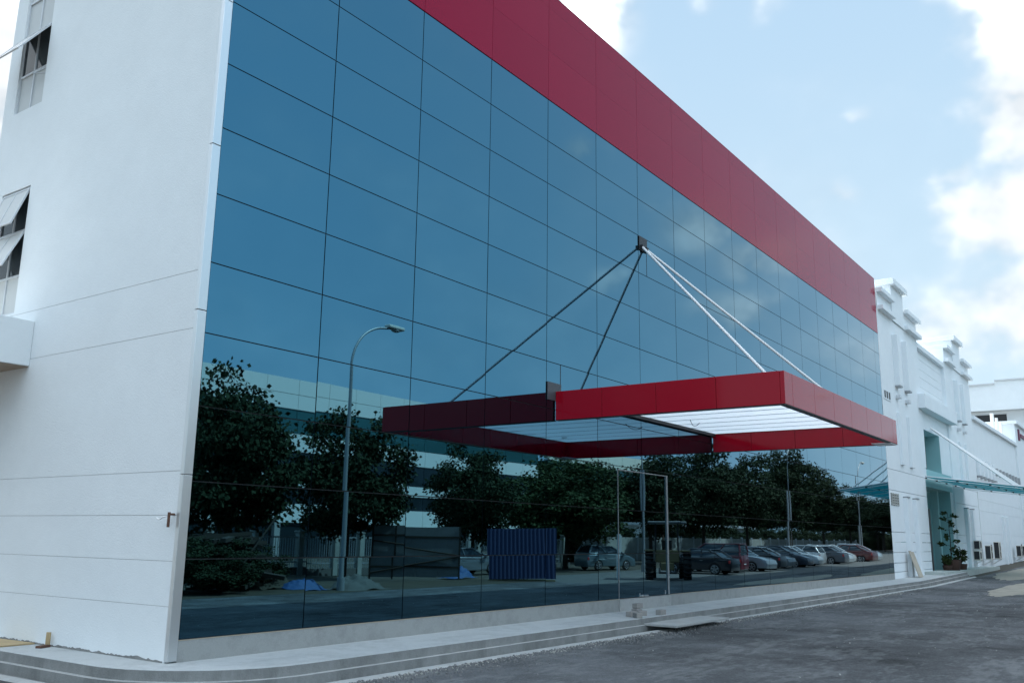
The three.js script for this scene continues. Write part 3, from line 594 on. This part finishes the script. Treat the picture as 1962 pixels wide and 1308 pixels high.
{ // low dark hedge behind the car park
  const n = 60, m = new THREE.InstancedMesh(crowns[0], M.leaf, n), o = new THREE.Object3D();
  for (let i = 0; i < n; i++) { const x = 58 + i * 2.7; o.position.set(x, 1.1 + hg(x), 29.5 + rr(-.5, .5)); o.rotation.set(0, rr(0, 6), 0); o.scale.set(.6, .42 + rr(-.05, .09), .5); o.updateMatrix(); m.setMatrixAt(i, o.matrix); }
  m.name = 'hedge'; m.castShadow = m.receiveShadow = true; scene.add(m); tag(m, 'dark clipped hedge running behind the mirrored car park', 'hedge', null, 'stuff');
}
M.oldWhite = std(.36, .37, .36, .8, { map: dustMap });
// white fence with posts in front of the office block
{
  const f = thing('white_railing_fence', 'dark railing fence with white posts mirrored under the left trees', 'fence', [0, 0, 24.6]);
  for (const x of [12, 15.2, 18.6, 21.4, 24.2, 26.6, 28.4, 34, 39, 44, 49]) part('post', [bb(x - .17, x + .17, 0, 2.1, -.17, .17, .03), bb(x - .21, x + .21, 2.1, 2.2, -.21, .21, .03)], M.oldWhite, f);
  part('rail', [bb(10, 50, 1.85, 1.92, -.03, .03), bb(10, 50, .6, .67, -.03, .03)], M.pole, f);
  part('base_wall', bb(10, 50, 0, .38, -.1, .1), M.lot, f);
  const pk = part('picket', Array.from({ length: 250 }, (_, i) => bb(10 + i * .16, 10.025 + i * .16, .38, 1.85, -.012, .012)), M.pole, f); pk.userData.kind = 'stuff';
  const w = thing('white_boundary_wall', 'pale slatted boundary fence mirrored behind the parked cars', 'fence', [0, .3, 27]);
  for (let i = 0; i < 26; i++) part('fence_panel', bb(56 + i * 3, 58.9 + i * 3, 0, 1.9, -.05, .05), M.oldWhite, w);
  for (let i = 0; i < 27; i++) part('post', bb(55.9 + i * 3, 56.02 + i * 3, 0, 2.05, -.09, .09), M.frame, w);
}
struct('verge', sheet([-20, 30], [13.6, 17.5], .016), std(.075, .062, .042, 1, { map: dirtMap }), 'bare earth strip along the far side of the road');

// hoardings
{
  const mkBlue = thing('blue_hoarding', 'blue corrugated metal sheet standing by the road, mirrored left of the door', 'hoarding', [28.9, .12, 14.2], .95);
  const w = 3.3, h = 2.35, nx = 132, g = new THREE.PlaneGeometry(w, h, nx, 1), p = g.attributes.position; for (let i = 0; i < p.count; i++) { const u = (p.getX(i) + w / 2) / .2; p.setZ(i, .014 * Math.max(-1, Math.min(1, 1.8 * Math.sin(u * 6.283)))); } g.computeVertexNormals(); M.blue.side = THREE.DoubleSide;
  part('sheet', g, M.blue, mkBlue, [0, h / 2, 0], [.16, 0, .02]); part('rail', [bb(-1.65, 1.65, -.08, 0, -.05, .05), bb(-1.65, 1.65, 1.1, 1.17, .26, .33)], M.timber, mkBlue); part('prop', [bar([-1.3, 2.0, .3], [-1.3, 0, 1.2], .04), bar([1.3, 2.0, .3], [1.3, 0, 1.2], .04)], M.timber, mkBlue);
  const gy = thing('grey_hoarding', 'grey board hoarding with crossed braces, mirrored between the two left trees', 'hoarding', [26.2, .05, 18.6], .9);
  for (let i = 0; i < 4; i++) part('board', bb(-2.15 + i * 1.08, -1.09 + i * 1.08, .1, 2.45, -.01, .01), M.greyBoard, gy, null, [0, 0, rr(-.02, .02)]);
  part('brace', [bb(-2.2, 2.2, .55, .64, -.06, -.015), bb(-2.2, 2.2, 1.95, 2.04, -.06, -.015), bar([-2.1, .3, -.09], [2.1, 1.1, -.09], .04, .04, 5), bar([-2.1, 1.75, -.09], [2.1, 1.15, -.09], .04, .04, 5), bb(-2.2, -2.11, 0, 2.5, -.05, .05), bb(2.11, 2.2, 0, 2.5, -.05, .05), bb(-1.1, -1.02, 0, 2.4, -.05, -.015)], M.bark, gy);
}
// heaps of timber and tarpaulins
{
  const t = thing('timber_stack', 'dark untidy heap of old timber mirrored at the left foot of the glass', 'timber stack', [13.3, 0, 16.2], .1);
  for (let i = 0; i < 46; i++) { const h = rnd() * 1.9, sp = 1.7 * (1 - h / 2.6); part('baulk', bb(-rr(.7, 1.5), rr(.7, 1.5), -.07, .07, -.1, .1), M.bark, t, [rr(-sp, sp) * .7, .1 + h, rr(-.9, .9)], [rr(-.2, .2), rr(-.9, .9), rr(-.16, .16)]); }
  for (const [x, z, k, l] of [[12.0, 15.4, .42, 'dark shrub mirrored in front of the timber stack'], [14.9, 16.9, .36, 'dark shrub mirrored at the right end of the timber stack'], [10.6, 17.6, .5, 'dark shrub mirrored at the extreme left foot of the glass']]) {
    const b = thing('shrub', l, 'shrub', [x, 0, z], k * 9, 'dark shrubs by the timber stack'); const f = part('foliage', crowns[1], M.leaf, b, [0, k * 2.2, 0]); f.scale.set(k, k * .7, k); part('stem', bar([0, 0, 0], [0, k * 2, 0], .05), M.bark, b);
  }
  part('pole', bar([-.8, .2, -1.3], [1.2, 2.6, -1.1], .03), M.bark, t);
  const sandM = std(.13, .13, .125, 1, { map: dustMap });
  const cloth = (rx, rz, h, s) => { const g = new THREE.PlaneGeometry(rx * 2, rz * 2, 28, 20); g.rotateX(-Math.PI / 2); const p = g.attributes.position; for (let i = 0; i < p.count; i++) { const x = p.getX(i), z = p.getZ(i), q = 1 - Math.min(1, (x / rx) ** 2 * .9 + (z / rz) ** 2 * .9); p.setY(i, h * q * (1 + 1.2 * fbm(x * 1.5 + s, 0, z * 1.5, 3)) + .34 * Math.abs(fbm(x * 3.5, s, z * 3.5, 3)) * Math.min(1, 3 * q) + .05 * rnd() * q); } g.computeVertexNormals(); return g; };
  tag(part('tarpaulin', cloth(.95, .55, .26, 1), M.tarp, scene), 'crumpled blue tarpaulin mirrored beside the left lamp', 'tarpaulin').position.set(16.4, .03, 15.6);
  tag(part('tarpaulin', cloth(1.1, .6, .38, 5), M.tarp, scene), 'crumpled blue tarpaulin mirrored between the two hoardings', 'tarpaulin').position.set(29.6, .03, 18.6);
  tag(part('sand_heap', cloth(1.1, .9, .4, 9), sandM, scene), 'small grey heap of sand mirrored at the foot of the left lamp', 'sand heap').position.set(18.6, .02, 14.9);
  tag(part('rubble_heap', cloth(1.6, .9, .5, 12), M.dirt, scene), 'low brown heap of rubble mirrored left of the blue tarpaulin', 'rubble').position.set(15.2, .02, 16.6);
}

// cars
function carGeo(kind) {
  // side outline: x forward, y up
  const K = {
    sedan: { L: 4.5, body: [[-2.22, .32], [-2.25, .62], [-2.2, .90], [-1.55, .98], [-.2, .95], [.9, .94], [1.75, .84], [2.16, .70], [2.24, .5], [2.18, .28]], cab: [[-1.75, .96], [-1.05, 1.40], [-.5, 1.46], [.2, 1.44], [1.12, .94]], r: .31 },
    hatch: { L: 3.9, body: [[-1.92, .32], [-1.97, .62], [-1.9, .95], [-1.2, .98], [.6, .97], [1.45, .85], [1.86, .68], [1.94, .48], [1.9, .28]], cab: [[-1.88, .96], [-1.6, 1.40], [-1.0, 1.5], [0, 1.49], [1.05, .95]], r: .30 },
    van: { L: 4.3, body: [[-2.1, .34], [-2.15, .7], [-2.1, 1.02], [-1.2, 1.04], [.8, 1.02], [1.6, .92], [2.05, .72], [2.14, .5], [2.1, .3]], cab: [[-2.1, 1.02], [-1.98, 1.66], [-1.5, 1.76], [.1, 1.74], [1.25, 1.0]], r: .33 },
  }[kind];
  const wb = K.L * .29, arch = K.r + .06, s = new THREE.Shape();
  K.body.forEach(([x, y], i) => i ? s.lineTo(x, y) : s.moveTo(x, y));
  const y0 = .28; s.lineTo(wb + arch, y0); s.absarc(wb, K.r, arch, -.05, Math.PI + .05, false); s.lineTo(-wb + arch, y0); s.absarc(-wb, K.r, arch, -.05, Math.PI + .05, false); s.lineTo(-K.L / 2 + .05, y0);
  const W = 1.66, taper = (g, f) => { const p = g.attributes.position; for (let i = 0; i < p.count; i++) p.setZ(i, p.getZ(i) * f(p.getX(i), p.getY(i))); g.computeVertexNormals(); return toCreasedNormals(g, .6); };
  const body = new THREE.ExtrudeGeometry(s, { depth: W - .12, bevelEnabled: true, bevelThickness: .06, bevelSize: .05, bevelSegments: 3, curveSegments: 10 }); body.translate(0, 0, -(W - .12) / 2);
  const B1 = taper(body, (x, y) => 1 - .10 * Math.pow(Math.abs(x) / (K.L / 2), 4) - .05 * Math.max(0, y - .6));
  const cabShape = (grow, drop) => { const q = new THREE.Shape(); K.cab.forEach(([x, y], i) => { const X = x * (1 - grow), Y = y - (i && i < K.cab.length - 1 ? drop : -.01); i ? q.lineTo(X, Y) : q.moveTo(X, Y); }); return q; };
  const yb = K.cab[0][1], yt = Math.max(...K.cab.map((c) => c[1])), cabT = (x, y) => 1 - .2 * Math.max(0, (y - yb) / (yt - yb));
  const glass = new THREE.ExtrudeGeometry(cabShape(0, .02), { depth: W - .24, bevelEnabled: true, bevelThickness: .03, bevelSize: .015, bevelSegments: 2 }); glass.translate(0, 0, -(W - .24) / 2);
  const Gl = taper(glass, cabT);
  // roof and pillars: the cab outline with window holes, a skin proud of the glass
  const roofPts = K.cab.slice(1, -1), rw = (W - .16) * .82, roof = bb(roofPts[0][0] - .04, roofPts[roofPts.length - 1][0] + .05, yt - .045, yt + .02, -rw / 2, rw / 2, .03);
  const pil = []; const zt = (W - .18) / 2 * .81, zb = (W - .18) / 2 + .01, P = (a, b, r = .035) => { for (const sg of [1, -1]) pil.push(bar([a[0], a[1], sg * zb], [b[0], b[1], sg * zt], r, r, 6)); };
  const c = K.cab, n = c.length; P(c[0], c[1], .06); P([(c[0][0] + c[n - 1][0]) / 2 - .05, yb], [(c[1][0] + c[n - 2][0]) / 2 - .1, yt - .03], .04); P(c[n - 1], c[n - 2], .045);
  const wheels = [], wheel = [new THREE.TorusGeometry(K.r - .075, .085, 8, 22), new THREE.CylinderGeometry(K.r - .06, K.r - .06, .14, 20).rotateX(Math.PI / 2)];
  const tyre = merge(wheel.map((g) => g.clone())), rim = merge([...Array.from({ length: 5 }, (_, i) => { const b = new THREE.BoxGeometry(.07, K.r - .10, .03); b.translate(0, (K.r - .1) / 2, .085); b.rotateZ(i * 6.283 / 5); return b; }), new THREE.TorusGeometry(K.r - .10, .018, 6, 20).translate(0, 0, .08)]);
  return { K, W, B1, Gl, roof: merge([roof, ...pil]), tyre, rim, wb };
}
const carKinds = { sedan: carGeo('sedan'), hatch: carGeo('hatch'), van: carGeo('van') };
const lightRed = phys(.5, .02, .02, .15, { clearcoat: 1 }), lightClear = phys(.75, .77, .78, .1, { clearcoat: 1 });
function car(kind, col, x, z, turn, label) {
  const q = carKinds[kind], t = thing(kind === 'van' ? 'parked_van' : 'parked_car', label, kind === 'van' ? 'van' : 'car', [x, hg(x) * .7 + .01, z], turn, 'cars parked in a row across the road');
  const paint = phys(col[0], col[1], col[2], .3, { clearcoat: 1, clearcoatRoughness: .04, metalness: .25 });
  const b = part('body', q.B1, paint, t); part('roof', q.roof, paint, t); part('windows', q.Gl, M.darkGlass, t);
  const L = q.K.L / 2, W = q.W / 2;
  for (const s of [1, -1]) for (const e of [1, -1]) { const w = part('wheel', q.tyre, M.rubber, t, [e * q.wb, q.K.r, s * (W - .1)], [0, s > 0 ? 0 : Math.PI, 0]); part('rim', q.rim, M.steel, w); }
  for (const s of [1, -1]) { part('tail_light', bb(-L - .005, -L + .12, .66, .84, s > 0 ? W - .42 : -W + .06, s > 0 ? W - .06 : -W + .42, .03), lightRed, t); part('headlight', bb(L - .22, L - .03, .56, .70, s > 0 ? W - .5 : -W + .12, s > 0 ? W - .12 : -W + .5, .04), lightClear, t); }
  part('number_plate', bb(-L - .03, -L - .02, .5, .62, -.24, .24), M.whitePaint, t);
  part('door_handle', [1, -1].flatMap((s) => [bb(-.55, -.36, .80, .83, s * W * .965 - .015, s * W * .965 + .015), bb(.42, .6, .80, .83, s * W * .965 - .015, s * W * .965 + .015)]), M.steel, t);
  part('mirror', [1, -1].map((s) => bb(.78, .95, .93, 1.05, s > 0 ? W : -W - .18, s > 0 ? W + .18 : -W, .03)), paint, t);
  return t;
}
{
  const IN = -Math.PI / 2, OUT = Math.PI / 2;   // nose away from / towards the road
  const row = [['sedan', [.012, .015, .022], IN, 'black sedan parked nose away, nearest of the mirrored row'], ['van', [.16, .02, .03], IN, 'dark red van mirrored second in the row of parked cars'], ['sedan', [.30, .34, .38], OUT, 'silver sedan facing the road, third in the mirrored row'], ['sedan', [.015, .02, .03], IN, 'dark sedan with red tail lights, fourth in the mirrored row'],
    ['sedan', [.32, .34, .36], OUT, 'silver sedan facing the road, fifth in the mirrored row'], ['hatch', [.02, .03, .05], OUT, 'dark hatchback sixth in the mirrored row'], ['sedan', [.6, .62, .64], OUT, 'pale silver sedan seventh in the mirrored row'], ['hatch', [.55, .56, .57], IN, 'pale hatchback eighth in the mirrored row'], ['sedan', [.10, .11, .13], IN, 'charcoal sedan ninth in the mirrored row'],
    ['sedan', [.6, .62, .64], OUT, 'pale sedan tenth in the mirrored row'], ['hatch', [.8, .8, .8], OUT, 'white hatchback eleventh in the mirrored row'], ['sedan', [.14, .02, .02], IN, 'dark red sedan twelfth in the mirrored row'], ['sedan', [.5, .55, .58], OUT, 'silver sedan thirteenth in the mirrored row'], ['hatch', [.45, .47, .5], OUT, 'grey hatchback last in the mirrored row']];
  row.forEach(([k, c, a, l], i) => car(k, c, 44.9 + 2.72 * i + .12 * Math.sin(i * 5.3), 12.2 + .35 * Math.sin(i * 2.1), a + .03 * Math.sin(i * 3.7), l));
  car('sedan', [.20, .22, .24], 33.6, 21.5, .25, 'silver car parked beyond the gap between the two hoardings');
  car('hatch', [.12, .17, .19], 46.5, 19.6, .4, 'pale blue car mirrored inside the door frame');
}
// tractor with canopy, seen from behind
{
  const t = thing('tractor', 'old dull yellow tractor with a canopy roof mirrored just right of the door frame', 'tractor', [37.3, 0, 10.6], -.455);
  // forward is +x
  const big = (x, y, z, r, w) => { const g = [new THREE.TorusGeometry(r - .2, .2, 10, 26).scale(1, 1, w / .4), ...Array.from({ length: 18 }, (_, i) => { const b = new THREE.BoxGeometry(.07, .1, w); b.translate(0, r, 0); b.rotateZ(i * 6.283 / 18); return b; })]; const m = part('wheel', g, M.rubber, t, [x, y, z]); part('rim', [new THREE.CylinderGeometry(r - .3, r - .3, w * .5, 18).rotateX(Math.PI / 2)], M.yellow, m); };
  big(-.9, .74, .95, .70, .42); big(-.9, .74, -.95, .70, .42); big(1.3, .45, .75, .42, .28); big(1.3, .45, -.75, .42, .28);
  part('chassis', [bb(-1.4, 1.7, .5, .9, -.35, .35, .05), bb(.2, 1.9, .9, 1.45, -.42, .42, .1)], M.yellow, t);
  part('fender', [bb(-1.5, -.3, 1.42, 1.5, .65, 1.2, .03), bb(-1.5, -.3, 1.42, 1.5, -1.2, -.65, .03), bb(-1.3, -.5, .9, 1.5, -.62, .62, .06)], M.yellow, t);
  part('seat', [bb(-.9, -.4, 1.5, 1.6, -.28, .28, .04), bb(-.95, -.85, 1.6, 2.0, -.28, .28, .04)], M.rubber, t);
  part('canopy_post', [[-1.25, .6], [-1.25, -.6], [.35, .6], [.35, -.6]].map(([x, z]) => bar([x, 1.4, z], [x, 2.85, z], .035)), M.dark, t);
  part('canopy_roof', bb(-1.7, .8, 2.85, 2.98, -1.0, 1.0, .05), M.greyBoard, t);
  part('exhaust', bar([1.0, 1.4, .2], [1.0, 2.3, .2], .04), M.rust, t);
  part('hitch_frame', [bar([-1.45, .6, .4], [-1.9, .4, .4], .05), bar([-1.45, .6, -.4], [-1.9, .4, -.4], .05), bar([-1.9, .4, -.45], [-1.9, .4, .45], .05)], M.dark, t);
  const g = thing('white_post_frame', 'pair of white posts with a crossbar mirrored inside the door frame', 'barrier', [35.2, 0, 12.4], .9);
  part('post', bar([0, 0, -.25], [0, 2.3, -.25], .045), M.whitePaint, g); part('post', bar([0, 0, .25], [0, 2.3, .25], .045), M.whitePaint, g); part('crossbar', bar([0, 1.95, -.35], [0, 1.95, .35], .035), M.whitePaint, g);
}

renderer.render(scene, camera);
